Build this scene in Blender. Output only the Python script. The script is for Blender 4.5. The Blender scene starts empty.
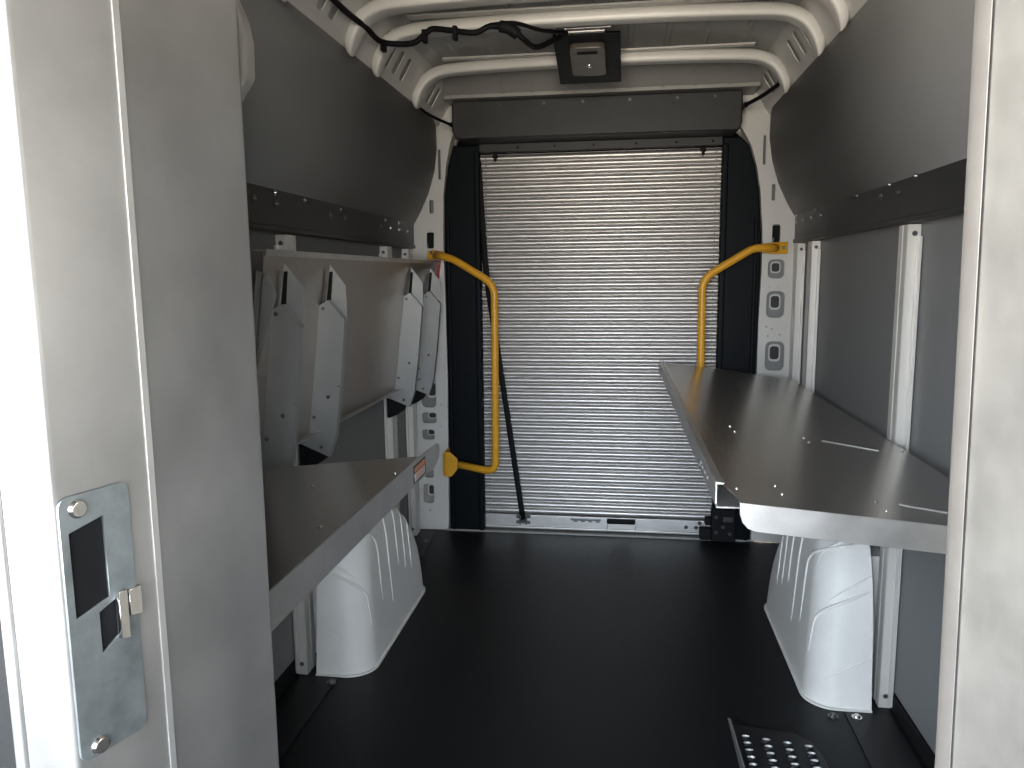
import bpy, bmesh, math, random
from mathutils import Vector, Matrix
S = bpy.context.scene
C = S.collection
random.seed(4)

# ------------------------------------------------------------------ camera
YAW, PITCH, ROLL, FPX, EYE = 0.14303, 0.14089, -0.00933, 769.0, 1.2
fw = Vector((-math.sin(YAW)*math.cos(PITCH), math.cos(YAW)*math.cos(PITCH), -math.sin(PITCH)))
rt = Vector((math.cos(YAW), math.sin(YAW), 0))
up = rt.cross(fw)
c_, s_ = math.cos(ROLL), math.sin(ROLL)
r2 = rt*c_ + up*s_
u2 = up*c_ - rt*s_
cam = bpy.data.objects.new('camera', bpy.data.cameras.new('camera'))
C.objects.link(cam)
cam.matrix_world = Matrix(((r2.x, u2.x, -fw.x, 0), (r2.y, u2.y, -fw.y, 0), (r2.z, u2.z, -fw.z, EYE), (0, 0, 0, 1)))
cam.data.sensor_fit = 'HORIZONTAL'
cam.data.sensor_width = 36
cam.data.lens = FPX/1024*36
cam.data.clip_start = 0.02
S.camera = cam

# ------------------------------------------------------------------ world, sun, exposure
S.view_settings.view_transform = 'Standard'
S.view_settings.look = 'None'
S.view_settings.gamma = 1
S.view_settings.use_curve_mapping = False
S.view_settings.exposure = 0.0
w = bpy.data.worlds.new('world')
S.world = w
w.use_nodes = True
bg = w.node_tree.nodes['Background']
# cool sky above the horizon, sunlit warm ground below it
wt = w.node_tree
wc = wt.nodes.new('ShaderNodeTexCoord')
wx = wt.nodes.new('ShaderNodeSeparateXYZ')
wr = wt.nodes.new('ShaderNodeValToRGB')
wm = wt.nodes.new('ShaderNodeMapRange')
wm.inputs['From Min'].default_value = -0.5
wm.inputs['From Max'].default_value = 0.5
wt.links.new(wc.outputs['Generated'], wx.inputs[0])
wt.links.new(wx.outputs['Z'], wm.inputs['Value'])
wt.links.new(wm.outputs[0], wr.inputs[0])
wr.color_ramp.elements[0].position = 0.40
wr.color_ramp.elements[0].color = (0.95, 0.84, 0.70, 1)
wr.color_ramp.elements[1].position = 0.62
wr.color_ramp.elements[1].color = (0.86, 0.96, 1.08, 1)
wt.links.new(wr.outputs[0], bg.inputs[0])
bg.inputs[1].default_value = 27.0
sun = bpy.data.objects.new('sun', bpy.data.lights.new('sun', 'SUN'))
C.objects.link(sun)
sun.data.energy = 9.0
sun.data.color = (1.0, 0.90, 0.74)
sun.data.angle = math.radians(3)
sun.rotation_euler = Vector((0.84, 0.46, -0.30)).to_track_quat('-Z', 'Y').to_euler()

WS_Z0 = 0.62                    # bottom of the windscreen opening
for nm, loc, nrm, sx, sy in (('windscreen_daylight', (-0.11, -1.46, (WS_Z0+1.85)/2), (0, 1, 0), 1.82, 1.85-WS_Z0), ('side_window_daylight', (-1.03, -0.26, 1.375), (1, 0, 0), 1.36, 1.05)):
    p = bpy.data.objects.new(nm, bpy.data.lights.new(nm, 'AREA'))   # portals: they only guide the sky light through the openings
    C.objects.link(p)
    p.data.shape = 'RECTANGLE'
    p.data.size, p.data.size_y = sx, sy
    p.data.cycles.is_portal = True
    p.location = loc
    p.rotation_euler = Vector(nrm).to_track_quat('-Z', 'Z').to_euler()

# ------------------------------------------------------------------ materials
def nodes(name):
    m = bpy.data.materials.new(name)
    m.use_nodes = True
    return m, m.node_tree, m.node_tree.nodes['Principled BSDF']

def mat(name, col, rough=0.5, metal=0.0, noise=0.0, scale=8.0, rnoise=0.0, bump=0.0, bscale=60.0, stretch=None, spec=0.5):
    m, t, b = nodes(name)
    b.inputs['Base Color'].default_value = (*col, 1)
    b.inputs['Roughness'].default_value = rough
    b.inputs['Metallic'].default_value = metal
    b.inputs['Specular IOR Level'].default_value = spec
    if noise or rnoise or bump:
        tc = t.nodes.new('ShaderNodeTexCoord')
        mp = t.nodes.new('ShaderNodeMapping')
        if stretch:
            mp.inputs['Scale'].default_value = stretch
        t.links.new(tc.outputs['Object'], mp.inputs[0])
    if noise or rnoise:
        n = t.nodes.new('ShaderNodeTexNoise')
        n.inputs['Scale'].default_value = scale
        n.inputs['Detail'].default_value = 6
        n.inputs['Roughness'].default_value = 0.65
        t.links.new(mp.outputs[0], n.inputs['Vector'])
        if noise:
            r = t.nodes.new('ShaderNodeValToRGB')
            r.color_ramp.elements[0].position = 0.3
            r.color_ramp.elements[1].position = 0.7
            r.color_ramp.elements[0].color = (*[max(0, x*(1-noise)) for x in col], 1)
            r.color_ramp.elements[1].color = (*[min(1, x*(1+noise)) for x in col], 1)
            t.links.new(n.outputs['Fac'], r.inputs[0])
            t.links.new(r.outputs[0], b.inputs['Base Color'])
        if rnoise:
            q = t.nodes.new('ShaderNodeMapRange')
            q.inputs['To Min'].default_value = max(0.02, rough-rnoise)
            q.inputs['To Max'].default_value = min(1, rough+rnoise)
            t.links.new(n.outputs['Fac'], q.inputs['Value'])
            t.links.new(q.outputs[0], b.inputs['Roughness'])
    if bump:
        n2 = t.nodes.new('ShaderNodeTexNoise')
        n2.inputs['Scale'].default_value = bscale
        n2.inputs['Detail'].default_value = 3
        t.links.new(mp.outputs[0], n2.inputs['Vector'])
        bp = t.nodes.new('ShaderNodeBump')
        bp.inputs['Strength'].default_value = bump
        bp.inputs['Distance'].default_value = 0.002
        t.links.new(n2.outputs['Fac'], bp.inputs['Height'])
        t.links.new(bp.outputs[0], b.inputs['Normal'])
    return m

M_WALL = mat('grey_wall_panel', (0.200, 0.203, 0.205), 0.55, 0, 0.05, 3, 0.05, 0.12, 160)
M_FLOOR = mat('black_rubber_mat', (0.006, 0.0075, 0.009), 0.45, 0, 0.35, 40, 0.12, 0.25, 300, spec=0.24)
M_FLOORSTRIP = mat('dark_floor_strip', (0.012, 0.012, 0.014), 0.42, 0, 0.3, 20, 0.1, spec=0.3)
M_BLACK = mat('black_cover', (0.0035, 0.0055, 0.0075), 0.5, 0, 0.15, 10, 0.08, spec=0.10)
M_HEADER = mat('dark_grey_housing', (0.027, 0.029, 0.030), 0.5, 0, 0.25, 9, 0.08, 0.15, 200, spec=0.35)
M_RAIL = mat('dark_rail_steel', (0.013, 0.015, 0.017), 0.38, 0.1, 0.2, 6, 0.08, spec=0.4)
M_BOLT = mat('bright_bolt_steel', (0.75, 0.74, 0.72), 0.22, 1.0, 0.1, 60)
M_DBOLT = mat('dark_bolt_steel', (0.16, 0.165, 0.17), 0.3, 0.9, 0.2, 50)
M_WHITE = mat('white_body_paint', (0.60, 0.595, 0.57), 0.38, 0, 0.03, 4, 0.05)
M_WHITEDULL = mat('primer_roof_skin', (0.46, 0.46, 0.45), 0.5, 0, 0.06, 5, 0.05)
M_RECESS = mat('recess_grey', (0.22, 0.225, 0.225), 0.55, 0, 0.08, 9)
M_DARK = mat('dark_void', (0.006, 0.0065, 0.0075), 0.7, 0, 0.2, 20, spec=0.2)
M_ARCHL = mat('translucent_white_plastic', (0.82, 0.82, 0.79), 0.5, 0, 0.05, 7, 0.06, 0.1, 90)
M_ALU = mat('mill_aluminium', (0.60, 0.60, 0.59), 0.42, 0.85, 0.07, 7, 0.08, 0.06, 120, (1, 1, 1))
M_SILL = mat('scuffed_sill_aluminium', (0.30, 0.295, 0.28), 0.55, 0.5, 0.15, 20, 0.08)
M_HEM = mat('dull_edge_hem', (0.13, 0.127, 0.124), 0.55, 0.5, 0.1, 12, 0.05)
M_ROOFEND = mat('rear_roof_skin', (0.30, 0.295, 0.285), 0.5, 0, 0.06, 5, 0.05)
M_ALUPOST = mat('extruded_aluminium', (0.72, 0.71, 0.67), 0.42, 0.35, 0.05, 9, 0.06, 0.05, 90, (1, 1, 0.1))
M_SHELF = mat('shelf_sheet_aluminium', (0.47, 0.45, 0.43), 0.26, 0.88, 0.05, 3, 0.03, 0.0, 60, (1, 0.4, 1))
M_LIP = mat('shelf_lip_aluminium', (0.56, 0.555, 0.545), 0.42, 0.85, 0.10, 14, 0.08)
M_FOLD = mat('folding_shelf_aluminium', (0.36, 0.335, 0.31), 0.36, 0.85, 0.10, 6, 0.09, 0.06, 70)
M_BRACKET = mat('galvanised_bracket', (0.37, 0.38, 0.375), 0.48, 0.5, 0.06, 14, 0.06)
M_JAMB = mat('worn_aluminium_jamb', (0.42, 0.42, 0.412), 0.46, 0.90, 0.10, 9, 0.10, 0.06, 50)
M_STRIKE = mat('zinc_strike_plate', (0.28, 0.315, 0.33), 0.40, 0.85, 0.22, 26, 0.12)
M_YELLOW = mat('safety_yellow_paint', (0.72, 0.36, 0.022), 0.38, 0, 0.06, 14, 0.06, 0.06, 90)
M_CABLE = mat('black_cable_sleeve', (0.005, 0.005, 0.006), 0.6, 0, 0.2, 60, 0, 0.3, 400, spec=0.15)
M_RED = mat('red_edge', (0.35, 0.03, 0.03), 0.5, 0, 0.1, 30)
M_LAMP = mat('smoked_lamp_lens', (0.07, 0.062, 0.052), 0.25, 0, 0.1, 20)
M_LAMPPLATE = mat('black_lamp_plate', (0.005, 0.006, 0.0065), 0.45, 0, 0.15, 15, spec=0.15)
M_TREAD = mat('black_tread_steel', (0.012, 0.013, 0.015), 0.45, 0.2, 0.2, 30)
M_STUDLIT = mat('lit_tread_tip', (0.72, 0.73, 0.74), 0.4, 0.3, 0.3, 60)
M_SEAM = mat('sealant_seam', (0.30, 0.29, 0.28), 0.5, 0.5, 0.1, 30)
M_LABELO = mat('orange_warning_label', (0.55, 0.22, 0.13), 0.6, 0, 0.05, 40)
M_LABELW = mat('pale_label', (0.55, 0.52, 0.48), 0.6, 0, 0.05, 40)
M_BULK = mat('dark_bulkhead_panel', (0.009, 0.009, 0.009), 0.7, 0, 0.1, 5)

def shutter_mat():
    m, t, b = nodes('shutter_aluminium')
    b.inputs['Base Color'].default_value = (0.50, 0.49, 0.475, 1)
    b.inputs['Metallic'].default_value = 0.8
    tc = t.nodes.new('ShaderNodeTexCoord')
    mp = t.nodes.new('ShaderNodeMapping')
    mp.inputs['Scale'].default_value = (1.5, 1, 2)
    n = t.nodes.new('ShaderNodeTexNoise')
    n.inputs['Scale'].default_value = 4
    n.inputs['Detail'].default_value = 5
    q = t.nodes.new('ShaderNodeMapRange')
    q.inputs['To Min'].default_value = 0.36
    q.inputs['To Max'].default_value = 0.44
    t.links.new(tc.outputs['Object'], mp.inputs[0])
    t.links.new(mp.outputs[0], n.inputs['Vector'])
    t.links.new(n.outputs['Fac'], q.inputs['Value'])
    t.links.new(q.outputs[0], b.inputs['Roughness'])
    return m
M_SHUT = shutter_mat()

# ------------------------------------------------------------------ helpers
def obj(name, bm, m, parent=None, smooth=False, bevel=0.0, segs=2, ang=0.6):
    me = bpy.data.meshes.new(name)
    bmesh.ops.recalc_face_normals(bm, faces=bm.faces)
    bm.to_mesh(me)
    bm.free()
    ms = m if isinstance(m, (list, tuple)) else [m]
    for x in ms:
        me.materials.append(x)
    o = bpy.data.objects.new(name, me)
    C.objects.link(o)
    if parent is not None:
        o.parent = parent
        o.matrix_parent_inverse = Matrix.Translation(-parent.location) if parent.parent is None else Matrix.Identity(4)
    if smooth:
        for p in me.polygons:
            p.use_smooth = True
    if bevel:
        b = o.modifiers.new('bevel', 'BEVEL')
        b.width = bevel
        b.segments = segs
        b.limit_method = 'ANGLE'
        b.angle_limit = ang
        b.harden_normals = False
        for p in me.polygons:
            p.use_smooth = True
        b.use_clamp_overlap = True
        wn = o.modifiers.new('wn', 'WEIGHTED_NORMAL')
        wn.keep_sharp = False
    return o

def thing(name, label, cat, loc=(0, 0, 0), group=None):
    o = bpy.data.objects.new(name, None)
    o.empty_display_size = 0.05
    C.objects.link(o)
    o.location = loc
    tag(o, label, cat, group)
    return o

def tag(o, label, cat, group=None):
    o['label'] = label
    o['category'] = cat
    if group:
        o['group'] = group
    return o

def struct(o):
    o['kind'] = 'structure'
    return o

def B():
    return bmesh.new()

def box(bm, x0, x1, y0, y1, z0, z1, mi=0):
    vs = [bm.verts.new((x, y, z)) for x in (x0, x1) for y in (y0, y1) for z in (z0, z1)]
    for f in ((0, 1, 3, 2), (4, 6, 7, 5), (0, 4, 5, 1), (2, 3, 7, 6), (0, 2, 6, 4), (1, 5, 7, 3)):
        fc = bm.faces.new([vs[i] for i in f])
        fc.material_index = mi
    return bm

def hexa(bm, bot, top, mi=0):
    """solid between two equal-length loops of 3-D points"""
    a = [bm.verts.new(p) for p in bot]
    b = [bm.verts.new(p) for p in top]
    n = len(a)
    fs = [bm.faces.new(a), bm.faces.new(b[::-1])]
    for i in range(n):
        fs.append(bm.faces.new((a[i], b[i], b[(i+1) % n], a[(i+1) % n])))
    for f in fs:
        f.material_index = mi
    return bm

def prism_y(bm, pts, y0, y1, mi=0):
    return hexa(bm, [(x, y0, z) for x, z in pts], [(x, y1, z) for x, z in pts], mi)

def prism_z(bm, pts, z0, z1, mi=0):
    return hexa(bm, [(x, y, z0) for x, y in pts], [(x, y, z1) for x, y in pts], mi)

def cyl(bm, p, q, r, n=14, r1=None, mi=0):
    p, q = Vector(p), Vector(q)
    d = (q-p).normalized()
    a = d.orthogonal().normalized()
    b = d.cross(a)
    r1 = r if r1 is None else r1
    k = [(math.cos(2*math.pi*i/n), math.sin(2*math.pi*i/n)) for i in range(n)]
    return hexa(bm, [p+(a*u+b*v)*r for u, v in k], [q+(a*u+b*v)*r1 for u, v in k], mi)

def bolt_bm(p, nrm, r=0.006, h=0.004):
    """domed hex-ish screw head with washer"""
    bm = B()
    p, nrm = Vector(p), Vector(nrm).normalized()
    cyl(bm, p-nrm*0.002, p+nrm*h*0.35, r*1.35, 16)
    cyl(bm, p+nrm*h*0.35, p+nrm*h, r, 12, r*0.6)
    return bm

def smooth_path(pts, n=8):
    pts = [Vector(p) for p in pts]
    out = []
    P = [pts[0]*2-pts[1]] + pts + [pts[-1]*2-pts[-2]]
    for i in range(1, len(P)-2):
        for k in range(n):
            t = k/n
            a, b, c, d = P[i-1], P[i], P[i+1], P[i+2]
            out.append(0.5*((2*b)+(c-a)*t+(2*a-5*b+4*c-d)*t*t+(3*b-a-3*c+d)*t**3))
    out.append(pts[-1])
    return out

def fillet_path(pts, rad, n=8):
    pts = [Vector(p) for p in pts]
    out = [pts[0]]
    for i in range(1, len(pts)-1):
        a, b, c = pts[i-1], pts[i], pts[i+1]
        u, v = (a-b), (c-b)
        r = min(rad, u.length*0.45, v.length*0.45)
        p, q = b+u.normalized()*r, b+v.normalized()*r
        for k in range(n+1):
            t = k/n
            out.append(p*(1-t)**2+b*2*t*(1-t)+q*t*t)
    out.append(pts[-1])
    return out

def tube(bm, path, r, n=12, flat=None):
    """sweep a circle (or an ellipse r x flat) along a path"""
    path = [Vector(p) for p in path]
    rings = []
    nv = None
    for i, p in enumerate(path):
        d = (path[min(i+1, len(path)-1)]-path[max(i-1, 0)]).normalized()
        if nv is None:
            nv = d.orthogonal().normalized() if flat is None else (Vector((0, 1, 0))-d*d.y).normalized()
        nv = (nv-d*nv.dot(d)).normalized()
        b = d.cross(nv)
        ra = r[i] if isinstance(r, list) else r
        rb = ra if flat is None else flat
        rings.append([bm.verts.new(p+b*ra*math.cos(2*math.pi*k/n)+nv*rb*math.sin(2*math.pi*k/n)) for k in range(n)])
    for a, b in zip(rings, rings[1:]):
        for k in range(n):
            bm.faces.new((a[k], a[(k+1) % n], b[(k+1) % n], b[k]))
    bm.faces.new(rings[0][::-1])
    bm.faces.new(rings[-1])
    return bm

def rrect(x0, x1, y0, y1, r, n=5):
    out = []
    for cx, cy, a in ((x1-r, y1-r, 0), (x0+r, y1-r, 90), (x0+r, y0+r, 180), (x1-r, y0+r, 270)):
        for k in range(n+1):
            t = math.radians(a+90*k/n)
            out.append((cx+r*math.cos(t), cy+r*math.sin(t)))
    return out

def plate(outline, holes, th, mtx, bev=0.0):
    """flat plate with real holes: 2-D filled curve extruded by th, then placed with mtx (local x, y in plane, z normal)"""
    cu = bpy.data.curves.new('tmp', 'CURVE')
    cu.dimensions = '2D'
    cu.fill_mode = 'BOTH'
    cu.extrude = th/2
    cu.bevel_depth = bev
    cu.bevel_resolution = 1
    for lp in [outline]+list(holes):
        s = cu.splines.new('POLY')
        s.points.add(len(lp)-1)
        for p, (x, y) in zip(s.points, lp):
            p.co = (x, y, 0, 1)
        s.use_cyclic_u = True
    o = bpy.data.objects.new('tmp', cu)
    C.objects.link(o)
    dg = bpy.context.evaluated_depsgraph_get()
    me = bpy.data.meshes.new_from_object(o.evaluated_get(dg))
    bpy.data.objects.remove(o)
    bpy.data.curves.remove(cu)
    bm = bmesh.new()
    bm.from_mesh(me)
    bpy.data.meshes.remove(me)
    bmesh.ops.remove_doubles(bm, verts=bm.verts, dist=1e-5)
    bmesh.ops.transform(bm, matrix=mtx, verts=bm.verts)
    return bm

def XZ(y):     # plate lying in a Y = const plane: local (x, y) -> (X, Z)
    return Matrix(((1, 0, 0, 0), (0, 0, -1, y), (0, 1, 0, 0), (0, 0, 0, 1)))

XC = -0.11                      # the van's centre line
HW = 0.86                       # half width between the lower wall panels
YD = 3.5                        # roller shutter plane
Y0 = 0.75                       # front end of the cargo room
WL, WR = XC-HW, XC+HW

# ================================================================== the setting
bm = B()
box(bm, WL-0.02, WR+0.02, 0.35, YD-0.05, -0.05, 0.0)
struct(obj('floor', bm, M_FLOOR))

def wall(side):
    s = -1 if side == 'left' else 1
    bm = B()
    x = XC+s*HW
    box(bm, *sorted((x, x+s*0.012)), Y0-0.05, 3.44, 0.055, 1.36)
    o = struct(obj('wall_'+side, bm, M_WALL, None, bevel=0.002))
    # upper panel leaning inwards, its top rear corner cut round
    prof = [(0.852, 1.36), (0.83, 1.425), (0.79, 1.49), (0.75, 1.57), (0.72, 1.66), (0.703, 1.75), (0.698, 1.84), (0.703, 1.90)]
    end = [3.45, 3.45, 3.44, 3.43, 3.42, 3.40, 3.37, 3.28]
    bm = B()
    ra, rb = [], []
    for (h, z), e in zip(prof, end):
        ra.append([bm.verts.new((XC+s*h, y, z)) for y in (Y0-0.05, e)])
        rb.append([bm.verts.new((XC+s*(h+0.008), y, z)) for y in (Y0-0.05, e)])
    for i in range(len(prof)-1):
        for r in (ra, rb):
            bm.faces.new((r[i][0], r[i][1], r[i+1][1], r[i+1][0]))
        for k in (0, 1):
            bm.faces.new((ra[i][k], rb[i][k], rb[i+1][k], ra[i+1][k]))
    for i in (0, len(prof)-1):
        bm.faces.new((ra[i][0], ra[i][1], rb[i][1], rb[i][0]))
    obj('upper_panel', bm, M_WALL, o, smooth=True)
    # body shell behind the panels
    bm = B()
    box(bm, *sorted((x+s*0.03, x+s*0.05)), 0.35, 3.62, -0.05, 1.45)
    pr = [(HW+0.05, 1.45), (HW+0.03, 1.45), (0.76, 1.80), (0.74, 1.98), (0.78, 1.98), (0.80, 1.80)]
    prism_y(bm, [(XC+s*a, b) for a, b in pr], 0.35, 3.62)
    obj('body_side', bm, M_DARK, o)
    bm = B()
    box(bm, *sorted((x-s*0.004, x+s*0.03)), Y0-0.1, 3.44, 0.0, 0.05)
    struct(obj('gap_shade_'+side, bm, M_DARK, None, bevel=0.004))  # dark strip stands in for the shaded gap below the wall panel
    return o
wall('left')
wall('right')

# front bulkhead around the doorway
bm = B()
box(bm, WL-0.05, -0.505, 0.60, 0.63, -0.3, 2.1)
box(bm, 0.36, WR+0.05, 0.60, 0.63, -0.3, 2.1)
box(bm, -0.505, 0.36, 0.60, 0.63, 1.93, 2.1)
struct(obj('wall_front', bm, M_BULK))

# unseen cab added around the camera to shape the light: windscreen and driver's window open to the daylight
bm = B()
CB, CF, CZ = 0.60, -1.45, -0.35
xl, xr = WL-0.05, WR+0.05
box(bm, xl-0.03, xr+0.03, CF, CB, 1.98, 2.02)
box(bm, xl-0.03, xr+0.03, CF, CB, CZ-0.03, CZ)
box(bm, xr, xr+0.03, CF, CB, CZ, 1.98)  # right side made solid, without a window, to darken the left jamb
box(bm, xl-0.03, xl, CF, CB, CZ, 0.85)
box(bm, xl-0.03, xl, CF, CB, 1.90, 1.98)
box(bm, xl-0.03, xl, 0.42, CB, 0.85, 1.90)
box(bm, xl-0.03, xl, CF, -0.95, 0.85, 1.90)
box(bm, xl-0.03, xr+0.03, CF-0.03, CF, CZ, WS_Z0)
box(bm, xl-0.03, xr+0.03, CF-0.03, CF, 1.85, 1.98)
struct(obj('wall_cab_unseen', bm, M_BULK))

# unseen rear body wall, closed behind the shutter to block light leaks
bm = B()
box(bm, WL-0.06, WR+0.06, 3.60, 3.64, -0.06, 2.1)
struct(obj('wall_back', bm, M_DARK))

# roof skin: gently arched sheet with long pressed ridges
bm = B()
def roof_z(u):                  # u = offset from the centre line
    a = abs(u)
    return 2.042-0.035*(a/0.62)**2 if a < 0.62 else 2.007-(a-0.62)*1.3
us = []
u = -0.74
ridge = [-0.52, -0.39, -0.26, -0.13, 0.0, 0.13, 0.26, 0.39, 0.52]
xs = sorted(set([-0.76, -0.70, -0.64, -0.58] + [round(r+d, 4) for r in ridge for d in (-0.012, -0.006, 0.006, 0.012)] + [0.58, 0.64, 0.70, 0.76]))
top, bot = [], []
for x in xs:
    on = any(abs(x-r) < 0.007 for r in ridge)
    z = roof_z(x) - (0.007 if on else 0)
    bot.append([bm.verts.new((XC+x, y, z)) for y in (0.35, 3.62)])
    top.append([bm.verts.new((XC+x, y, roof_z(x)+0.02)) for y in (0.35, 3.62)])
for i in range(len(xs)-1):
    for r in (bot, top):
        bm.faces.new((r[i][0], r[i][1], r[i+1][1], r[i+1][0]))
    for k in (0, 1):
        bm.faces.new((bot[i][k], top[i][k], top[i+1][k], bot[i+1][k]))
struct(obj('ceiling', bm, M_WHITEDULL))

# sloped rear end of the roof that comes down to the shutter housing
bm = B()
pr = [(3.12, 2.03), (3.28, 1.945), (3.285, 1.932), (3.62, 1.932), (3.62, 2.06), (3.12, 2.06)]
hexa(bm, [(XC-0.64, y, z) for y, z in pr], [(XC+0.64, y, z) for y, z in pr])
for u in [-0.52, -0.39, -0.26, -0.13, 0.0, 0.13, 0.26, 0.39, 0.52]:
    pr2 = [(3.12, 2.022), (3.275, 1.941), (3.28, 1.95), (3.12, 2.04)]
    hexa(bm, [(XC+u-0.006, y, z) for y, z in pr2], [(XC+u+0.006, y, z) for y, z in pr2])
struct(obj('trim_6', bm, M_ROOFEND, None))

# slotted cant rails between roof and walls
for k, s in ((1, -1), (2, 1)):
    p0 = Vector((XC+s*0.707, 0, 1.853))
    p1 = Vector((XC+s*0.622, 0, 1.995))
    ex = (p1-p0)
    L = ex.length
    ex.normalize()
    nrm = ex.cross(Vector((0, 1, 0)))
    mtx = Matrix(((0, ex.x, nrm.x, p0.x), (1, ex.y, nrm.y, 0), (0, ex.z, nrm.z, p0.z), (0, 0, 0, 1)))
    holes = []
    for y in (0.95, 1.07, 1.19, 1.31, 1.43, 1.55, 1.95, 2.03, 2.11, 2.60, 2.69, 2.78, 3.07, 3.15, 3.22):
        holes.append(rrect(y-0.022, y+0.022, 0.045, 0.125, 0.012))
    bm = plate([(0.65, 0), (3.5, 0), (3.5, L), (0.65, L)], holes, 0.004, mtx)
    struct(obj('trim_%d' % k, bm, M_WHITE))

# aluminium door sill and white rear pillars
bm = B()
box(bm, WL+0.02, 0.60, YD-0.05, YD+0.06, -0.05, 0.006)
box(bm, WL+0.15, 0.56, YD-0.056, YD-0.05, -0.05, 0.008)
struct(obj('trim_3', bm, M_SILL, None, bevel=0.002))

def pillar(n, s, inner, holes, name):
    outer = XC+s*0.90
    pts = [(x, z) for x, z in inner] + [(XC+s*0.72, 1.99), (XC+s*0.80, 1.80), (outer, 1.45), (outer, 0.0)]
    bm = plate(pts, holes, 0.012, XZ(3.455), 0.002)
    o = struct(obj('trim_%d' % n, bm, M_WHITE))
    bm = B()
    # recessed inner sheet seen through the cut-outs, and the return flange toward the door
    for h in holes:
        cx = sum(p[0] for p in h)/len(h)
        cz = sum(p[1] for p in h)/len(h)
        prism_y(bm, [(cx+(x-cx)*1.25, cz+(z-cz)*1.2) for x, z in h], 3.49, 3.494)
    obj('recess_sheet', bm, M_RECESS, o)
    for h in holes[:5]:             # smaller opening punched in the back of each larger recess
        xs_ = [p[0] for p in h]
        zs_ = [p[1] for p in h]
        a, b, c, d = min(xs_), max(xs_), min(zs_), max(zs_)
        if b-a > 0.03:
            bm = B()
            prism_y(bm, rrect(a+(b-a)*0.34, a+(b-a)*0.80, c+(d-c)*0.36, c+(d-c)*0.80, (b-a)*0.15), 3.4885, 3.4905)
            obj('inner_hole', bm, M_HEADER, o)
            bm = B()
            prism_y(bm, rrect(a+(b-a)*0.27, a+(b-a)*0.87, c+(d-c)*0.29, c+(d-c)*0.87, (b-a)*0.2), 3.4895, 3.4912)
            obj('pressed_rim', bm, M_WHITE, o)
    bm = B()
    for (x0, z0), (x1, z1) in zip(inner, inner[1:]):
        hexa(bm, [(x0, 3.45, z0), (x1, 3.45, z1), (x1, 3.58, z1), (x0, 3.58, z0)],
             [(x0+s*0.006, 3.45, z0), (x1+s*0.006, 3.45, z1), (x1+s*0.006, 3.58, z1), (x0+s*0.006, 3.58, z0)])
    obj('return_flange', bm, M_WHITE, o)
    return o

def hl(pxs):     # cut-outs given as x0, x1, z0, z1
    return [rrect(a, b, c, d, min(b-a, d-c)*0.32) for a, b, c, d in pxs]
Lin = [(-0.808, 0.006), (-0.799, 0.721), (-0.802, 1.09), (-0.806, 1.328), (-0.801, 1.557), (-0.786, 1.683), (-0.764, 1.786), (-0.725, 1.87), (-0.60, 1.95), (-0.60, 1.99)]
Rin = [(0.585, 0.006), (0.585, 0.77), (0.585, 0.997), (0.590, 1.211), (0.589, 1.359), (0.574, 1.546), (0.555, 1.649), (0.531, 1.731), (0.495, 1.793), (0.40, 1.90), (0.40, 1.99)]
LH = hl([(-0.925, -0.852, 0.59, 0.73), (-0.925, -0.852, 0.515, 0.569), (-0.926, -0.863, 0.435, 0.488), (-0.92, -0.872, 0.251, 0.345),
         (-0.928, -0.874, 0.128, 0.225), (-0.883, -0.846, 1.32, 1.396), (-0.866, -0.843, 1.475, 1.537), (-0.822, -0.806, 1.623, 1.757),
         (-0.90, -0.89, 0.09, 0.1), (-0.832, -0.824, 0.60, 0.608), (-0.835, -0.828, 0.50, 0.507)])
RH = hl([(0.625, 0.661, 1.325, 1.404), (0.613, 0.683, 1.173, 1.257), (0.612, 0.689, 1.006, 1.122), (0.614, 0.697, 0.775, 0.906),
         (0.617, 0.634, 1.499, 1.569), (0.576, 0.590, 1.648, 1.77), (0.62, 0.627, 1.135, 1.142), (0.655, 0.662, 1.135, 1.142),
         (0.612, 0.619, 0.965, 0.972), (0.635, 0.643, 0.955, 0.963), (0.668, 0.675, 0.93, 0.937), (0.62, 0.628, 0.925, 0.932)])
pl = pillar(4, -1, Lin, LH, 'left')
pr_ = pillar(5, 1, Rin, RH, 'right')
# dark latch blocks sitting inside the upper key-hole of each pillar
for p, x, z in ((pl, -0.866, 1.372), (pr_, 0.648, 1.378)):
    bm = B()
    box(bm, x-0.014, x+0.014, 3.462, 3.50, z-0.03, z+0.02)
    box(bm, x-0.010, x+0.012, 3.455, 3.47, z-0.055, z-0.028)
    obj('catch', bm, M_DARK, p, bevel=0.003)

# ================================================================== foreground door jambs
t = thing('door_jamb', 'wide worn aluminium door jamb with strike plate in the left foreground', 'door jamb', (-0.44, 0.62, 0), 'doorway jambs')
pts = [(-0.508, 0.55), (-0.467, 0.55), (-0.461, 0.553), (-0.4345, 0.641), (-0.4325, 0.648), (-0.4065, 0.806), (-0.4065, 0.812)]
inn = [(-0.4145, 0.812), (-0.4405, 0.652), (-0.4425, 0.643), (-0.468, 0.562), (-0.508, 0.560)]
bm = B()
prism_z(bm, pts+inn, -0.05, 2.0)
obj('post_profile', bm, M_JAMB, t, bevel=0.003, segs=3, ang=0.2)
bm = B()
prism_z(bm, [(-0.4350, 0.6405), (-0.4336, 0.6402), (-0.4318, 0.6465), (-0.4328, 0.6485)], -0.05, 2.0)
obj('crease_highlight', bm, M_ALU, t)  # brighter strip paints the highlight along the worn crease
bm = B()
box(bm, -0.52, -0.508, 0.548, 0.63, -0.05, 2.0)
obj('edge_flange', bm, M_JAMB, t, bevel=0.004, segs=3)
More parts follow.
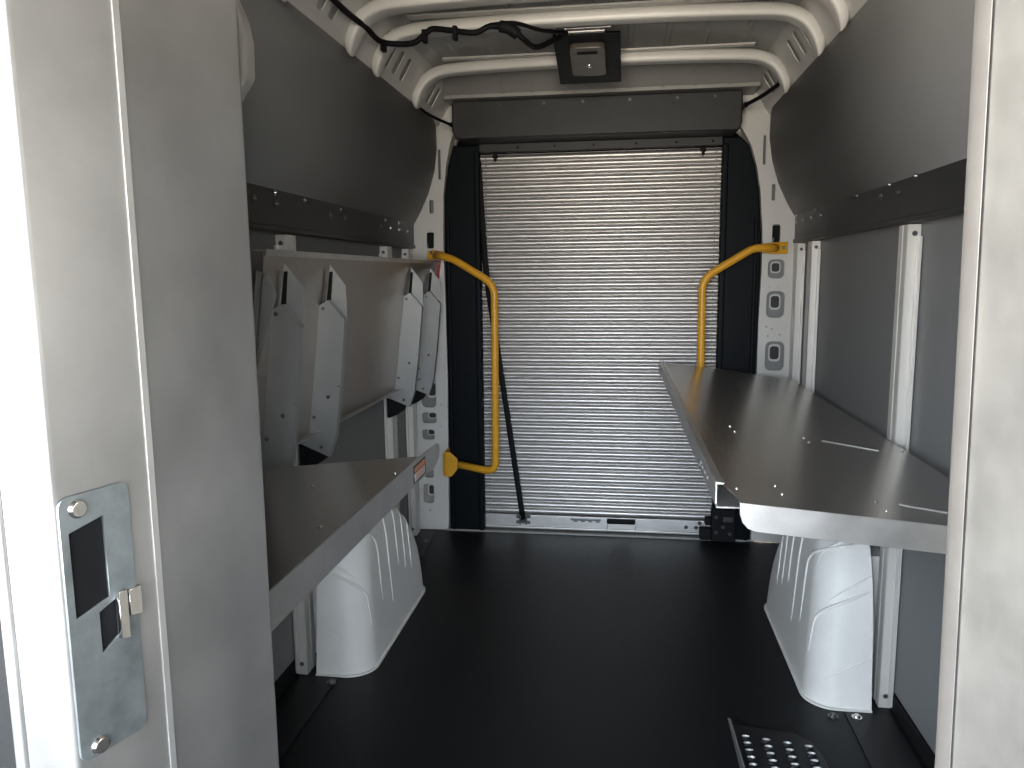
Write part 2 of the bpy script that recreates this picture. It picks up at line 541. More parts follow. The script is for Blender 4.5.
# strike plate on the reveal
p0 = Vector((-0.4615, 0.553, 0))
ex = (Vector((-0.4345, 0.641, 0))-p0).normalized()
nr = Vector((ex.y, -ex.x, 0))
PW = 0.066
def SPm(off):
    o = p0+ex*0.001+nr*off
    return Matrix(((ex.x, 0, nr.x, o.x), (ex.y, 0, nr.y, o.y), (0, 1, 0, 0), (0, 0, 0, 1)))
z0, z1 = 0.784, 1.020
hz = lambda v: z1-(z1-z0)*v
h1 = [(PW*0.10, hz(0.13)), (PW*0.60, hz(0.10)), (PW*0.60, hz(0.42)), (PW*0.10, hz(0.45))]
h2 = [(PW*0.42, hz(0.46)), (PW*0.70, hz(0.43)), (PW*0.70, hz(0.58)), (PW*0.42, hz(0.62))]
bm = plate(rrect(0, PW, z0, z1, 0.009), [h1[::-1], h2[::-1]], 0.0022, SPm(0.0022), 0.0003)
sp = obj('strike_plate', bm, M_STRIKE, t)
bm = plate([(a, b) for a, b in h1], [], 0.001, SPm(0.0008))
bmb = plate([(a, b) for a, b in h2], [], 0.001, SPm(0.0008))
obj('latch_hole', bm, M_DARK, sp)
obj('latch_hole', bmb, M_DARK, sp)
for a, b, c, d, o_ in ((0.68, 0.80, 0.41, 0.60, 0.006), (0.86, 1.04, 0.42, 0.53, 0.004)):
    bm = plate([(PW*a, hz(c)), (PW*b, hz(c)), (PW*b, hz(d)), (PW*a, hz(d-0.01))], [], 0.004, SPm(o_), 0.0004)
    obj('latch_tongue', bm, M_BOLT, sp)
for u, z in ((PW*0.25, hz(0.05)), (PW*0.27, hz(0.965))):
    p = SPm(0.0035) @ Vector((u, z, 0))
    bm = B()
    cyl(bm, p, p+nr*0.0034, 0.0088, 24, 0.0066)
    a_ = Vector((0, 0, 1))
    box_ = bm
    s1 = obj('screw', bm, M_BOLT, sp, smooth=False, bevel=0.0006)

t = thing('door_jamb', 'sunlit pale aluminium door jamb along the right foreground edge', 'door jamb', (0.31, 0.6, 0), 'doorway jambs')
pts = [(0.282, 0.705), (0.286, 0.698), (0.335, 0.50), (0.350, 0.50), (0.372, 0.60), (0.355, 0.62), (0.300, 0.712)]
LEAN = Matrix.Translation((0.283, 0, 1.1)) @ Matrix.Rotation(0.018, 4, 'Y').inverted() @ Matrix.Translation((-0.2755, 0, -1.1))
bm = B()
prism_z(bm, pts, -0.05, 2.0)
bmesh.ops.transform(bm, matrix=LEAN, verts=bm.verts)
obj('post_profile', bm, M_JAMB, t, bevel=0.003, segs=3, ang=0.2)
bm = B()
prism_z(bm, [(0.2795, 0.702), (0.2845, 0.690), (0.2865, 0.694), (0.2835, 0.712), (0.280, 0.712)], -0.05, 2.0)
bmesh.ops.transform(bm, matrix=LEAN, verts=bm.verts)
obj('edge_hem', bm, M_HEM, t, bevel=0.001)

# ================================================================== roller shutter
t = thing('roller_shutter', 'closed silver slatted roller shutter filling the rear opening', 'shutter', (XC, YD, 0.006))
SX0, SX1 = -0.672, 0.452
PITCH_S = 0.0312
NS = 53
ZB = 0.080
bm = B()
prof = []
for i in range(NS):
    z = ZB+i*PITCH_S
    for f, d in ((0.0, 0.0), (0.04, 0.0040), (0.10, 0.0066), (0.20, 0.0090), (0.32, 0.0104), (0.44, 0.0108), (0.56, 0.0102), (0.68, 0.0082), (0.77, 0.0055), (0.83, 0.0025), (0.86, 0.0), (0.89, -0.001), (0.97, -0.001)):
        prof.append((YD-d, z+f*PITCH_S))
prev = None
for y, z in prof:
    cur = [bm.verts.new((x, y, z)) for x in (SX0, SX1)]
    if prev:
        f = bm.faces.new((prev[0], prev[1], cur[1], cur[0]))
        f.smooth = True
    prev = cur
back = [bm.verts.new((x, YD+0.008, z)) for z in (ZB, prof[-1][1]) for x in (SX0, SX1)]
bm.faces.new(back)
for i in range(NS):             # small dark end rivets on each slat
    z = ZB+(i+0.36)*PITCH_S
    for x in (-0.612, 0.392):
        cyl(bm, (x, YD-0.012, z), (x, YD-0.008, z), 0.0028, 6, mi=1)
obj('slat_curtain', bm, [M_SHUT, M_DARK], t)
bm = B()
box(bm, SX0, SX1, YD-0.018, YD+0.008, 0.012, ZB-0.002)
box(bm, SX0, SX1, YD-0.026, YD-0.018, 0.012, 0.024)
obj('bottom_bar', bm, M_LIP, t, bevel=0.003)
h = B()
box(h, -0.062, 0.070, YD-0.030, YD-0.019, 0.050, 0.075)
lf = obj('lift_handle', h, M_DARK, t, bevel=0.005)
for x in (-0.060, 0.068):
    bm = B()
    box(bm, x-0.003, x+0.003, YD-0.034, YD-0.019, 0.026, 0.056)
    obj('handle_bracket', bm, M_BOLT, lf, bevel=0.001)
bm = B()
box(bm, -0.23, -0.09, YD-0.024, YD-0.0185, 0.060, 0.070)
for k in range(4):
    box(bm, -0.215+k*0.034, -0.197+k*0.034, YD-0.026, YD-0.0235, 0.054, 0.062)
obj('lock_slide', bm, M_DBOLT, t, bevel=0.001)
for x in (0.30, 0.345, -0.45, 0.36):
    obj('screw', bolt_bm((x, YD-0.018, 0.045 if x != 0.36 else 0.066), (0, -1, 0), 0.007, 0.004), M_DBOLT, t)
for x in (-0.568, 0.335):
    bm = B()
    box(bm, x-0.012, x+0.012, YD-0.022, YD-0.010, 1.715, 1.7345)
    box(bm, x-0.006, x+0.006, YD-0.024, YD-0.010, 1.700, 1.718)
    obj('stop_block', bm, M_DARK, t, bevel=0.002)

# shutter guide covers
def cover(name, lab, s, x_in, outer):
    t = thing(name, lab, 'guide cover', (x_in, 3.5, 0.006), 'shutter guide covers')
    pts = [(x_in, 0.006)]+[(x, z) for x, z in outer]+[(x_in, 1.768)]
    bm = B()
    prism_y(bm, pts, 3.446, 3.476)
    obj('cover_panel', bm, M_BLACK, t, bevel=0.008, segs=3)
    bm = B()
    box(bm, *sorted((x_in, x_in+s*0.024)), 3.432, 3.480, 0.008, 1.74)
    obj('guide_channel', bm, M_BLACK, t, bevel=0.005)
    bm = B()
    xo = outer[0][0]
    prism_y(bm, [(xo-s*0.028, 0.008), (xo-s*0.012, 0.008), (xo-s*0.012, 1.40), (xo-s*0.028, 1.44)], 3.434, 3.448)
    obj('ridge', bm, M_BLACK, t, bevel=0.004)
    for z in (0.25, 0.75, 1.25, 1.62):
        obj('screw', bolt_bm((x_in+s*0.075, 3.446, z), (0, -1, 0), 0.005, 0.003), M_BLACK, t)
    return t
cover('guide_cover', 'tall black shutter guide cover behind the left yellow handle', -1, -0.633,
      [(-0.800, 0.006), (-0.796, 0.72), (-0.798, 1.33), (-0.793, 1.557), (-0.775, 1.683), (-0.752, 1.768)])
tc_ = cover('guide_cover', 'tall black shutter guide cover behind the right yellow handle', 1, 0.411,
      [(0.579, 0.006), (0.579, 0.77), (0.583, 1.211), (0.581, 1.359), (0.566, 1.546), (0.546, 1.649), (0.52, 1.731), (0.485, 1.768)])

# housing of the rolled-up curtain
t = thing('shutter_housing', 'long dark grey box housing across the top of the rear opening', 'housing', (XC, 3.4, 1.77))
bm = B()
prism_y(bm, [(-0.722, 1.925), (0.468, 1.925), (0.468, 1.80), (0.458, 1.770), (-0.700, 1.770), (-0.722, 1.80)], 3.30, 3.58)
obj('box_cover', bm, M_HEADER, t, bevel=0.008, segs=3)
bm = B()
box(bm, -0.632, 0.410, 3.440, 3.478, 1.735, 1.7695)
obj('lintel_plate', bm, M_HEADER, t, bevel=0.002)
for x in (-0.52, -0.33, -0.17, 0.02, 0.21, 0.36):
    obj('screw', bolt_bm((x, 3.30, 1.903), (0, -1, 0), 0.005, 0.003), M_DBOLT, t)
for x in (-0.46, -0.30, -0.13, 0.05, 0.22, 0.37):
    obj('rivet', bolt_bm((x, 3.440, 1.752), (0, -1, 0), 0.004, 0.003), M_BLACK, t)

# pull strap
path = smooth_path([(-0.640, 3.46, 1.70), (-0.625, 3.452, 1.45), (-0.606, 3.450, 1.178), (-0.560, 3.450, 0.849), (-0.505, 3.452, 0.45), (-0.452, 3.462, 0.06)], 8)
t = thing('pull_strap', 'black webbing pull strap hanging down the left of the shutter', 'strap', (-0.452, 3.462, 0.03))
bm = B()
tube(bm, path, 0.013, 8, 0.002)
obj('webbing', bm, M_CABLE, t, smooth=True)
bm = B()
box(bm, -0.485, -0.418, 3.464, 3.482, 0.040, 0.052)
box(bm, -0.485, -0.418, 3.464, 3.482, 0.066, 0.076)
box(bm, -0.470, -0.462, 3.460, 3.482, 0.036, 0.080)
box(bm, -0.441, -0.433, 3.460, 3.482, 0.036, 0.080)
obj('anchor_bracket', bm, M_DBOLT, t, bevel=0.001)

# black latch at the right foot of the shutter
t = thing('latch_block', 'black latch block at the right foot of the shutter', 'latch', (0.455, 3.42, 0.006))
bm = B()
box(bm, 0.405, 0.51, 3.41, 3.462, 0.006, 0.155)
box(bm, 0.355, 0.405, 3.425, 3.462, 0.006, 0.06)
box(bm, 0.378, 0.405, 3.425, 3.462, 0.075, 0.11)
obj('latch_body', bm, M_DARK, t, bevel=0.005)
bm = B()
box(bm, 0.455, 0.497, 3.406, 3.411, 0.10, 0.122)
obj('label_plate', bm, M_DBOLT, t, bevel=0.001)
for x, z in ((0.425, 0.05), (0.455, 0.075), (0.485, 0.045), (0.425, 0.12)):
    obj('screw', bolt_bm((x, 3.41, z), (0, -1, 0), 0.006, 0.004), M_DBOLT, t)

# ================================================================== wall rails
def rail(s, lab, bolts, rivets):
    x = XC+s*0.848
    t = thing('wall_rail', lab, 'rail', (x, 2.0, 1.32), 'wall rails')
    bm = B()
    # a C-shaped rail: face, upper flange leaning to the wall and a thicker lower lip
    pts = [(0, 1.333), (0, 1.442), (0.028, 1.452), (0.028, 1.446), (0.004, 1.436), (0.004, 1.333)]
    pts = [(XC+s*(0.824+a), z) for a, z in pts]
    prism_y(bm, pts, Y0-0.05, 3.43)
    rl = obj('rail_face', bm, M_RAIL, t, bevel=0.001)
    bm = B()
    box(bm, *sorted((XC+s*0.818, XC+s*0.848)), Y0-0.05, 3.43, 1.322, 1.338)
    obj('lower_lip', bm, M_RAIL, t, bevel=0.003)
    for y, z, r, m in bolts:
        obj('bolt', bolt_bm((XC+s*0.824, y, z), (-s, 0, 0), r, 0.007), m, t)
    return t
Lb = [(2.024, 1.397, 0.007, M_DBOLT), (1.896, 1.399, 0.007, M_DBOLT), (2.416, 1.394, 0.008, M_DBOLT), (2.547, 1.395, 0.007, M_DBOLT),
      (2.016, 1.426, 0.006, M_BOLT), (2.215, 1.424, 0.005, M_DBOLT), (2.508, 1.421, 0.005, M_DBOLT), (3.002, 1.420, 0.005, M_DBOLT), (3.18, 1.420, 0.006, M_BOLT),
      (3.062, 1.392, 0.005, M_BOLT), (3.184, 1.392, 0.005, M_BOLT), (3.312, 1.392, 0.005, M_BOLT), (2.939, 1.391, 0.005, M_DBOLT)]
Rb = [(2.563, 1.432, 0.007, M_BOLT), (2.325, 1.408, 0.008, M_DBOLT), (2.188, 1.406, 0.008, M_DBOLT), (2.257, 1.432, 0.005, M_DBOLT), (2.067, 1.432, 0.006, M_DBOLT),
      (3.077, 1.432, 0.005, M_DBOLT), (3.266, 1.406, 0.005, M_BOLT), (3.38, 1.405, 0.005, M_BOLT), (3.129, 1.407, 0.007, M_BOLT), (2.99, 1.405, 0.005, M_BOLT), (3.28, 1.432, 0.005, M_DBOLT), (3.40, 1.432, 0.006, M_BOLT)]
rail(-1, 'dark steel rail bolted along the left wall above the folded shelf', Lb, None)
rail(1, 'dark steel rail bolted along the right wall above the bare uprights', Rb, None)

# ================================================================== aluminium uprights
def upright(s, y, label, grp):
    x = XC+s*HW
    t = thing('upright_post', label, 'upright', (x, y, 0.0), grp)
    f = lambda a: XC+s*a
    bm = B()
    # hat-shaped extrusion: raised face with a groove, side webs, and a thin wall flange
    pts = [(0.858, -0.033), (0.828, -0.033), (0.826, -0.031), (0.826, -0.006), (0.828, -0.004), (0.828, 0.004), (0.826, 0.006), (0.826, 0.031), (0.828, 0.033), (0.858, 0.033),
           (0.858, 0.030), (0.831, 0.030), (0.831, -0.030), (0.858, -0.030)]
    z1 = 1.318
    prism_z(bm, [(f(a), y+b) for a, b in pts], 0.001, z1)
    obj('extrusion', bm, M_ALUPOST, t)
    bm = B()
    box(bm, *sorted((f(0.848), f(0.857))), y-0.05, y-0.035, 0.012, z1-0.03)
    obj('wall_flange', bm, M_ALUPOST, t, bevel=0.001)
    for z in (1.295, 0.035):
        obj('screw', bolt_bm((f(0.843), y-0.033, z), (0, -1, 0), 0.005, 0.003), M_DBOLT, t)
    return t
upright(1, 2.145, 'pale aluminium upright on the right wall, nearest the camera', 'aluminium uprights on the right wall')
upright(1, 3.16, 'pale aluminium upright on the right wall, the middle one of three', 'aluminium uprights on the right wall')
upright(1, 3.412, 'pale aluminium upright on the right wall beside the white rear pillar', 'aluminium uprights on the right wall')
upright(-1, 2.115, 'aluminium upright on the left wall, its foot beside the wheel arch', 'aluminium uprights on the left wall')
upright(-1, 3.06, 'aluminium upright on the left wall seen just above the lower shelf end', 'aluminium uprights on the left wall')
upright(-1, 3.375, 'aluminium upright on the left wall beside the holed white pillar', 'aluminium uprights on the left wall')

# ================================================================== wheel arches
def arch(s, label):
    t = thing('wheel_arch_cover', label, 'wheel arch', (XC+s*0.74, 2.55, 0.0), 'wheel arch covers')
    ZT = 0.54
    def lerp(tab, z):
        for (a, b), (c, d) in zip(tab, tab[1:]):
            if z <= c:
                return b+(d-b)*(z-a)/(c-a)
        return tab[-1][1]
    yn = lambda z: lerp([(0, 2.085), (0.10, 2.098), (0.25, 2.115), (0.36, 2.140), (0.44, 2.175), (0.49, 2.215), (0.52, 2.26), (0.535, 2.31), (0.54, 2.34)], z)
    yf = lambda z: lerp([(0, 2.80), (0.10, 2.80), (0.20, 2.775), (0.28, 2.72), (0.34, 2.65), (0.39, 2.58), (0.43, 2.52), (0.48, 2.45), (0.52, 2.40), (0.54, 2.37)], z)
    def dd(z):
        d = 0.168-0.026*(z/0.33)
        if z > 0.33:
            k = min(1, (z-0.33)/(ZT-0.33))
            d = d*max(0.0, 1-k**2.4)**(1/2.4)
        return max(d, 0.004)
    rr = lambda z: max(0.003, min(0.085, dd(z)*0.75, (yf(z)-yn(z))*0.45))
    def ring(z, n=9):
        d, r, a, b = dd(z), rr(z), yn(z), yf(z)
        out = [(0, a), ((d-r)*0.5, a)]
        for k in range(n+1):
            q = math.radians(-90+90*k/n)
            out.append((d-r+r*math.cos(q), a+r+r*math.sin(q)))
        for k in range(1, 6):
            out.append((d, a+r+(b-a-2*r)*k/6))
        for k in range(n+1):
            q = math.radians(90*k/n)
            out.append((d-r+r*math.cos(q), b-r+r*math.sin(q)))
        out += [((d-r)*0.5, b), (0, b)]
        return out
    zs = [0, 0.03, 0.07, 0.12, 0.18, 0.24, 0.29, 0.32, 0.35, 0.38, 0.405, 0.43, 0.45, 0.468, 0.483, 0.496, 0.507, 0.516, 0.524, 0.530, 0.535, 0.538, 0.54]
    P3 = lambda x, y, z: (XC+s*(0.800-x), y, z)
    bm = B()
    prev = None
    for z in zs:
        cur = [bm.verts.new(P3(x, y, z)) for x, y in ring(z)]
        if prev:
            for k in range(len(cur)-1):
                bm.faces.new((prev[k], prev[k+1], cur[k+1], cur[k]))
        prev = cur
    bm.faces.new(prev)
    for f in bm.faces:
        f.smooth = True
    body = obj('moulded_cover', bm, M_ARCHL, t)
    # pressed ridges, part of the moulding
    bm = B()
    def xs_(y, z):
        d, r, a, b = dd(z), rr(z), yn(z), yf(z)
        if y < a or y > b:
            return None
        if y < a+r:
            return d-r+math.sqrt(max(0, r*r-(y-a-r)**2))
        if y > b-r:
            return d-r+math.sqrt(max(0, r*r-(y-b+r)**2))
        return d
    def arc_at(z, t):        # point on the rounded corner and side, t metres past the end of the near face
        d, r, a = dd(z), rr(z), yn(z)
        q = t/r if r > 0 else 9
        if q < math.pi/2:
            return (d-r+r*math.sin(q), a+r-r*math.cos(q), z)
        return (d, a+r+(t-r*math.pi/2), z)
    for z0, t1, drop, ze, rad in ((0.265, 0.10, 0.05, 0.13, 0.0048), (0.305, 0.055, 0.02, 0.28, 0.004), (0.395, 0.19, 0.06, 0.16, 0.0052), (0.425, 0.10, 0.04, 0.37, 0.004),
                                  (0.455, 0.27, 0.07, 0.12, 0.0045), (0.085, 0.05, 0.01, 0.07, 0.002)):
        path = []
        L0 = dd(z0)-rr(z0)
        S_ = L0+t1
        for k in range(44):          # falls from the wall to the corner, then bends down the side
            f = k/43
            u = S_*f
            z = min(ZT-0.010, z0+0.065*(1-f)) - drop*(1-math.sqrt(max(0, 1-f**3)))
            Lz = dd(z)-rr(z)
            if u < L0:
                x, y = Lz*u/L0, yn(z)
            else:
                x, y, z = arc_at(z, u-L0)
            path.append(P3(x, y, z))
        yk = y
        z = z0-drop-0.012
        while z > ze:
            q = xs_(yk, z)
            if q is not None:
                path.append(P3(q, yk, z))
            z -= 0.012
        n = len(path)
        tube(bm, path, [rad*min(1, 0.25+3*min(i, n-1-i)/n) for i in range(n)], 6)
    for y0, z0, ze, rad in ((2.47, 0.44, 0.20, 0.004), (2.545, 0.40, 0.16, 0.004), (2.61, 0.36, 0.14, 0.004)):
        path = []
        z = z0
        while z > ze:
            q = xs_(y0, z)
            if q is not None:
                path.append(P3(q, y0, z))
            z -= 0.012
        if len(path) > 3:
            n = len(path)
            tube(bm, path, [rad*min(1, 0.25+3*min(i, n-1-i)/n) for i in range(n)], 6)
    obj('ridges', bm, M_ARCHL, body, smooth=True)
    bm = B()
    prism_z(bm, [(XC+s*0.801, 2.215), (XC+s*0.857, 2.215), (XC+s*0.857, 2.60), (XC+s*0.801, 2.60)], 0.002, 0.40)
    obj('wall_flange', bm, M_ARCHL, t)
    bm = B()
    base = ring(0)
    prism_z(bm, [P3(max(0, x)+ (0.006 if x > 0.01 else 0), y+(-0.006 if i < len(base)/2 else 0.006), 0)[:2] for i, (x, y) in enumerate(base)], 0.001, 0.006)
    obj('base_flange', bm, M_ARCHL, t)
    return t
arch(-1, 'ribbed off-white wheel arch cover under the left shelf')
arch(1, 'ribbed white wheel arch cover under the right shelf')

# ================================================================== right shelf
def zr(x): return 0.757+0.085*(0.705-x)
t = thing('shelf', 'long grey aluminium shelf folded out along the right wall', 'shelf', (0.45, 2.3, 0.75))
y0, y1, xi, xw = 1.355, 3.33, 0.180, 0.703
th = 0.003
bm = B()
out = [(xi+0.012, y0+0.13), (xi+0.012, y1), (xw, y1), (xw, y0), (xi+0.028, y0), (xi+0.030, y0+0.03)]
def rise(x, y):                # the inner edge rises and leans out slightly towards the rear
    f = max(0, (y-y0-0.13)/(y1-y0-0.13))*max(0, (xw-x)/(xw-xi))
    return (x-0.022*f, y, zr(x)+0.026*f)
NX, NY = 12, 12
out2 = [(xi+0.012, y0+0.13)]+[(xi+0.012, y0+0.13+(y1-y0-0.13)*k/NY) for k in range(1, NY+1)]
grid_t, grid_b = [], []
for i in range(NX+1):
    x = xi+0.012+(xw-xi-0.012)*i/NX
    col_t, col_b = [], []
    for k in range(NY+1):
        y = y0+0.13+(y1-y0-0.13)*k/NY
        px, py, pz = rise(x, y)
        col_t.append(bm.verts.new((px, py, pz)))
        col_b.append(bm.verts.new((px, py, pz-th)))
    grid_t.append(col_t)
    grid_b.append(col_b)
for i in range(NX):
    for k in range(NY):
        for g in (grid_t, grid_b):
            f = bm.faces.new((g[i][k], g[i+1][k], g[i+1][k+1], g[i][k+1]))
for i in range(NX):
    bm.faces.new((grid_t[i][NY], grid_t[i+1][NY], grid_b[i+1][NY], grid_b[i][NY]))
for k in range(NY):
    for i in (0, NX):
        bm.faces.new((grid_t[i][k], grid_t[i][k+1], grid_b[i][k+1], grid_b[i][k]))
front = [(xw, y0), (xi+0.028, y0), (xi+0.030, y0+0.03)]      # the notched near end, joined to the grid's first row
ft = [bm.verts.new((x, y, zr(x))) for x, y in front]
fb = [bm.verts.new((x, y, zr(x)-th)) for x, y in front]
bm.faces.new([grid_t[i][0] for i in range(NX+1)]+ft)
bm.faces.new([grid_b[i][0] for i in range(NX+1)]+fb)
rim_t = [grid_t[NX][0]]+ft+[grid_t[0][0]]
rim_b = [grid_b[NX][0]]+fb+[grid_b[0][0]]
for k in range(4):
    bm.faces.new((rim_t[k], rim_t[k+1], rim_b[k+1], rim_b[k]))
obj('shelf_top', bm, M_SHELF, t)
bm = B()      # C-profile along the inner edge
pts = [(xi, 0.803+0.002), (xi+0.016, 0.803), (xi+0.016, 0.800), (xi+0.003, 0.800), (xi+0.003, 0.762), (xi+0.034, 0.762), (xi+0.034, 0.759), (xi, 0.759)]
hexa(bm, [(x, y0+0.115, z) for x, z in pts], [(x-0.022, y1, z+0.026) for x, z in pts])
box(bm, xi, xi+0.060, y0+0.095, y0+0.22, 0.7592, 0.7622)
ie = obj('edge_channel', bm, M_LIP, t)
for y in (1.60, 1.645, 1.69, 1.73):
    bm = B()
    e_ = -0.022*(y-y0-0.115)/(y1-y0-0.115)
    box(bm, xi+e_-0.0012, xi+e_+0.001, y-0.011, y+0.011, 0.776, 0.784)
    obj('slot', bm, M_BOLT, ie)
bm = B()      # front lip with rounded inner corner
lip = [(xi+0.028, zr(xi+0.028)), (xw, zr(xw)), (xw, zr(xw)-0.050), (xi+0.058, zr(xi+0.058)-0.050), (xi+0.044, zr(xi+0.044)-0.046), (xi+0.034, zr(xi+0.034)-0.036), (xi+0.029, zr(xi+0.029)-0.022)]
prism_y(bm, lip, y0-0.002, y0+0.001)
obj('front_lip', bm, M_LIP, t, bevel=0.0008)
bm = B()
prism_y(bm, [(xi-0.022, zr(xi)+0.026), (xw, zr(xw)), (xw, zr(xw)-0.035), (xi-0.022, zr(xi)-0.009)], y1, y1+0.003)
obj('rear_lip', bm, M_LIP, t)
for a, b in (((0.505, 2.00), (0.625, 1.95)), ((0.51, 1.462), (0.70, 1.405))):
    bm = B()
    d = Vector((b[0]-a[0], b[1]-a[1])).normalized()
    n = Vector((-d.y, d.x))*0.003
    q = [(a[0]+n.x, a[1]+n.y), (b[0]+n.x, b[1]+n.y), (b[0]-n.x, b[1]-n.y), (a[0]-n.x, a[1]-n.y)]
    hexa(bm, [(rise(x, y)) for x, y in q], [(x, y, rise(x, y)[2]+0.0015) for x, y in q])
    obj('seam', bm, M_SEAM, t)
for x, y in ((0.290, 2.06), (0.293, 1.995), (0.465, 2.01), (0.466, 1.96), (0.217, 1.452), (0.296, 1.50), (0.298, 1.445), (0.47, 1.465), (0.472, 1.41), (0.69, 1.98)):
    obj('rivet', bolt_bm(rise(x, y), (0, 0, 1), 0.0035, 0.0025), M_BOLT, t)
for y in (2.215, 3.055, 3.29):   # gusset brackets that carry the shelf from the uprights
    bm = B()
    prism_y(bm, [(0.705, zr(0.705)-0.004), (0.30, zr(0.30)-0.004), (0.32, 0.745), (0.705, 0.60)], y, y+0.003)
    obj('bracket', bm, M_BRACKET, t)

# ================================================================== left lower shelf
def zl(x): return 0.79+0.085*(x+0.458)
t = thing('shelf', 'grey aluminium shelf folded out low on the left wall', 'shelf', (-0.7, 1.2, 0.75))
y0, y1, xi, xw = 0.80, 1.645, -0.458, -0.925
bm = B()
out = [(xi, y0), (xi, y1+0.03), (xw, y1-0.01), (xw, y0)]
hexa(bm, [(x, y, zl(x)-th) for x, y in out], [(x, y, zl(x)) for x, y in out])
obj('shelf_top', bm, M_SHELF, t)
bm = B()      # hanging lip; its far tip runs on past the shelf and is cut round
lip = [(y0, 0.791), (1.68, 0.791), (1.83, 0.786), (1.855, 0.780), (1.862, 0.764), (1.855, 0.745), (1.79, 0.728), (1.74, 0.735), (y0, 0.735)]
hexa(bm, [(xi, a, b) for a, b in lip], [(xi+0.003, a, b) for a, b in lip])
fl_ = obj('front_lip', bm, M_LIP, t, bevel=0.0006)
bm = B()
q = [(1.612, 0.781), (1.715, 0.781), (1.715, 0.741), (1.612, 0.741)]
hexa(bm, [(xi+0.003, a, b) for a, b in q], [(xi+0.004, a, b) for a, b in q])
st = obj('warning_sticker', bm, M_HEADER, fl_)
st['label'] = 'dark bordered orange and pale warning sticker'
bm = B()
for a, b, c, d, mi in ((1.62, 1.708, 0.766, 0.777, 0), (1.62, 1.708, 0.745, 0.763, 1)):
    q = [(a, c), (b, c), (b, d), (a, d)]
    hexa(bm, [(xi+0.004, u, v) for u, v in q], [(xi+0.0045, u, v) for u, v in q], mi)
for c in (0.749, 0.754, 0.759):
    q = [(1.63, c), (1.695, c), (1.695, c+0.0018), (1.63, c+0.0018)]
    hexa(bm, [(xi+0.0045, u, v) for u, v in q], [(xi+0.0049, u, v) for u, v in q], 0)
st.data.materials.append(M_LABELO)
bm2 = bmesh.new()
bm2.from_mesh(st.data)
tmp = bpy.data.meshes.new('t')
bm.to_mesh(tmp)
bm.free()
n0 = len(bm2.faces)
bm2.from_mesh(tmp)
bm2.faces.ensure_lookup_table()
for i, f in enumerate(bm2.faces):
    if i >= n0:
        f.material_index += 1
bm2.to_mesh(st.data)
bm2.free()
bpy.data.meshes.remove(tmp)
st.data.materials.append(M_LABELW)
for x, y in ((-0.621, 1.45), (-0.47, 1.527), (-0.495, 1.178)):
    obj('rivet', bolt_bm((x, y, zl(x)), (0, 0, 1), 0.0035, 0.0025), M_BOLT, t)
bm = B()
box(bm, -0.93, -0.922, y0, y1, 0.70, 0.752)
obj('wall_angle', bm, M_ALU, t)
bm = B()
prism_y(bm, [(-0.925, 0.745), (-0.55, 0.777), (-0.57, 0.74), (-0.925, 0.60)], 1.10, 1.103)
obj('bracket', bm, M_BRACKET, t)
bm = B()
box(bm, -0.969, -0.93, 1.06, 1.14, 0.30, 0.752)
obj('wall_bracket', bm, M_BRACKET, t, bevel=0.002)

# ================================================================== folded upper shelf on the left wall
t = thing('folding_shelf', 'aluminium shelf folded up flat against the left wall, brackets outward', 'shelf', (-0.92, 2.6, 0.75))
xp = lambda z: -0.862-0.132*(1.262-z)        # the panel leans: its lower edge is nearer the wall
yA, yB = 1.80, 3.525
bm = B()
hexa(bm, [(xp(1.262)-0.003, yA, 1.262), (xp(1.262)-0.003, yB, 1.262), (xp(0.748)-0.003, yB, 0.748), (xp(0.748)-0.003, 1.95, 0.748), (xp(0.85)-0.003, yA, 0.85)],
     [(xp(1.262), yA, 1.262), (xp(1.262), yB, 1.262), (xp(0.748), yB, 0.748), (xp(0.748), 1.95, 0.748), (xp(0.85), yA, 0.85)])
obj('shelf_panel', bm, M_FOLD, t)
bm = B()
hexa(bm, [(xp(1.262)-0.03, yA, 1.266), (xp(1.262)-0.03, yB, 1.266), (xp(1.262)+0.006, yB, 1.266), (xp(1.262)+0.006, yA, 1.266)],
     [(xp(1.262)-0.03, yA, 1.262), (xp(1.262)-0.03, yB, 1.262), (xp(1.262)+0.006, yB, 1.262), (xp(1.262)+0.006, yA, 1.262)])
hexa(bm, [(xp(1.25)+0.003, yA, 1.263), (xp(1.25)+0.003, yB, 1.263), (xp(1.25)+0.003, yB, 1.251), (xp(1.25)+0.003, yA, 1.251)],
     [(xp(1.25)+0.006, yA, 1.263), (xp(1.25)+0.006, yB, 1.263), (xp(1.25)+0.006, yB, 1.251), (xp(1.25)+0.006, yA, 1.251)])
obj('top_lip', bm, M_LIP, t)
bm = B()
hexa(bm, [(xp(0.748), 1.95, 0.752), (xp(0.748), yB, 0.752), (xp(0.748)+0.032, yB, 0.758), (xp(0.748)+0.032, 1.95, 0.758)],
     [(xp(0.748), 1.95, 0.748), (xp(0.748), yB, 0.748), (xp(0.748)+0.032, yB, 0.754), (xp(0.748)+0.032, 1.95, 0.754)])
obj('bottom_lip', bm, M_LIP, t)
bm = B()      # red corner edging
hexa(bm, [(xp(1.26)+0.008, yB-0.10, 1.268), (xp(1.26)+0.008, yB+0.006, 1.268), (xp(1.26)-0.01, yB+0.006, 1.268), (xp(1.26)-0.01, yB-0.10, 1.268)],
     [(xp(1.26)+0.008, yB-0.10, 1.262), (xp(1.26)+0.008, yB+0.006, 1.262), (xp(1.26)-0.01, yB+0.006, 1.262), (xp(1.26)-0.01, yB-0.10, 1.262)])
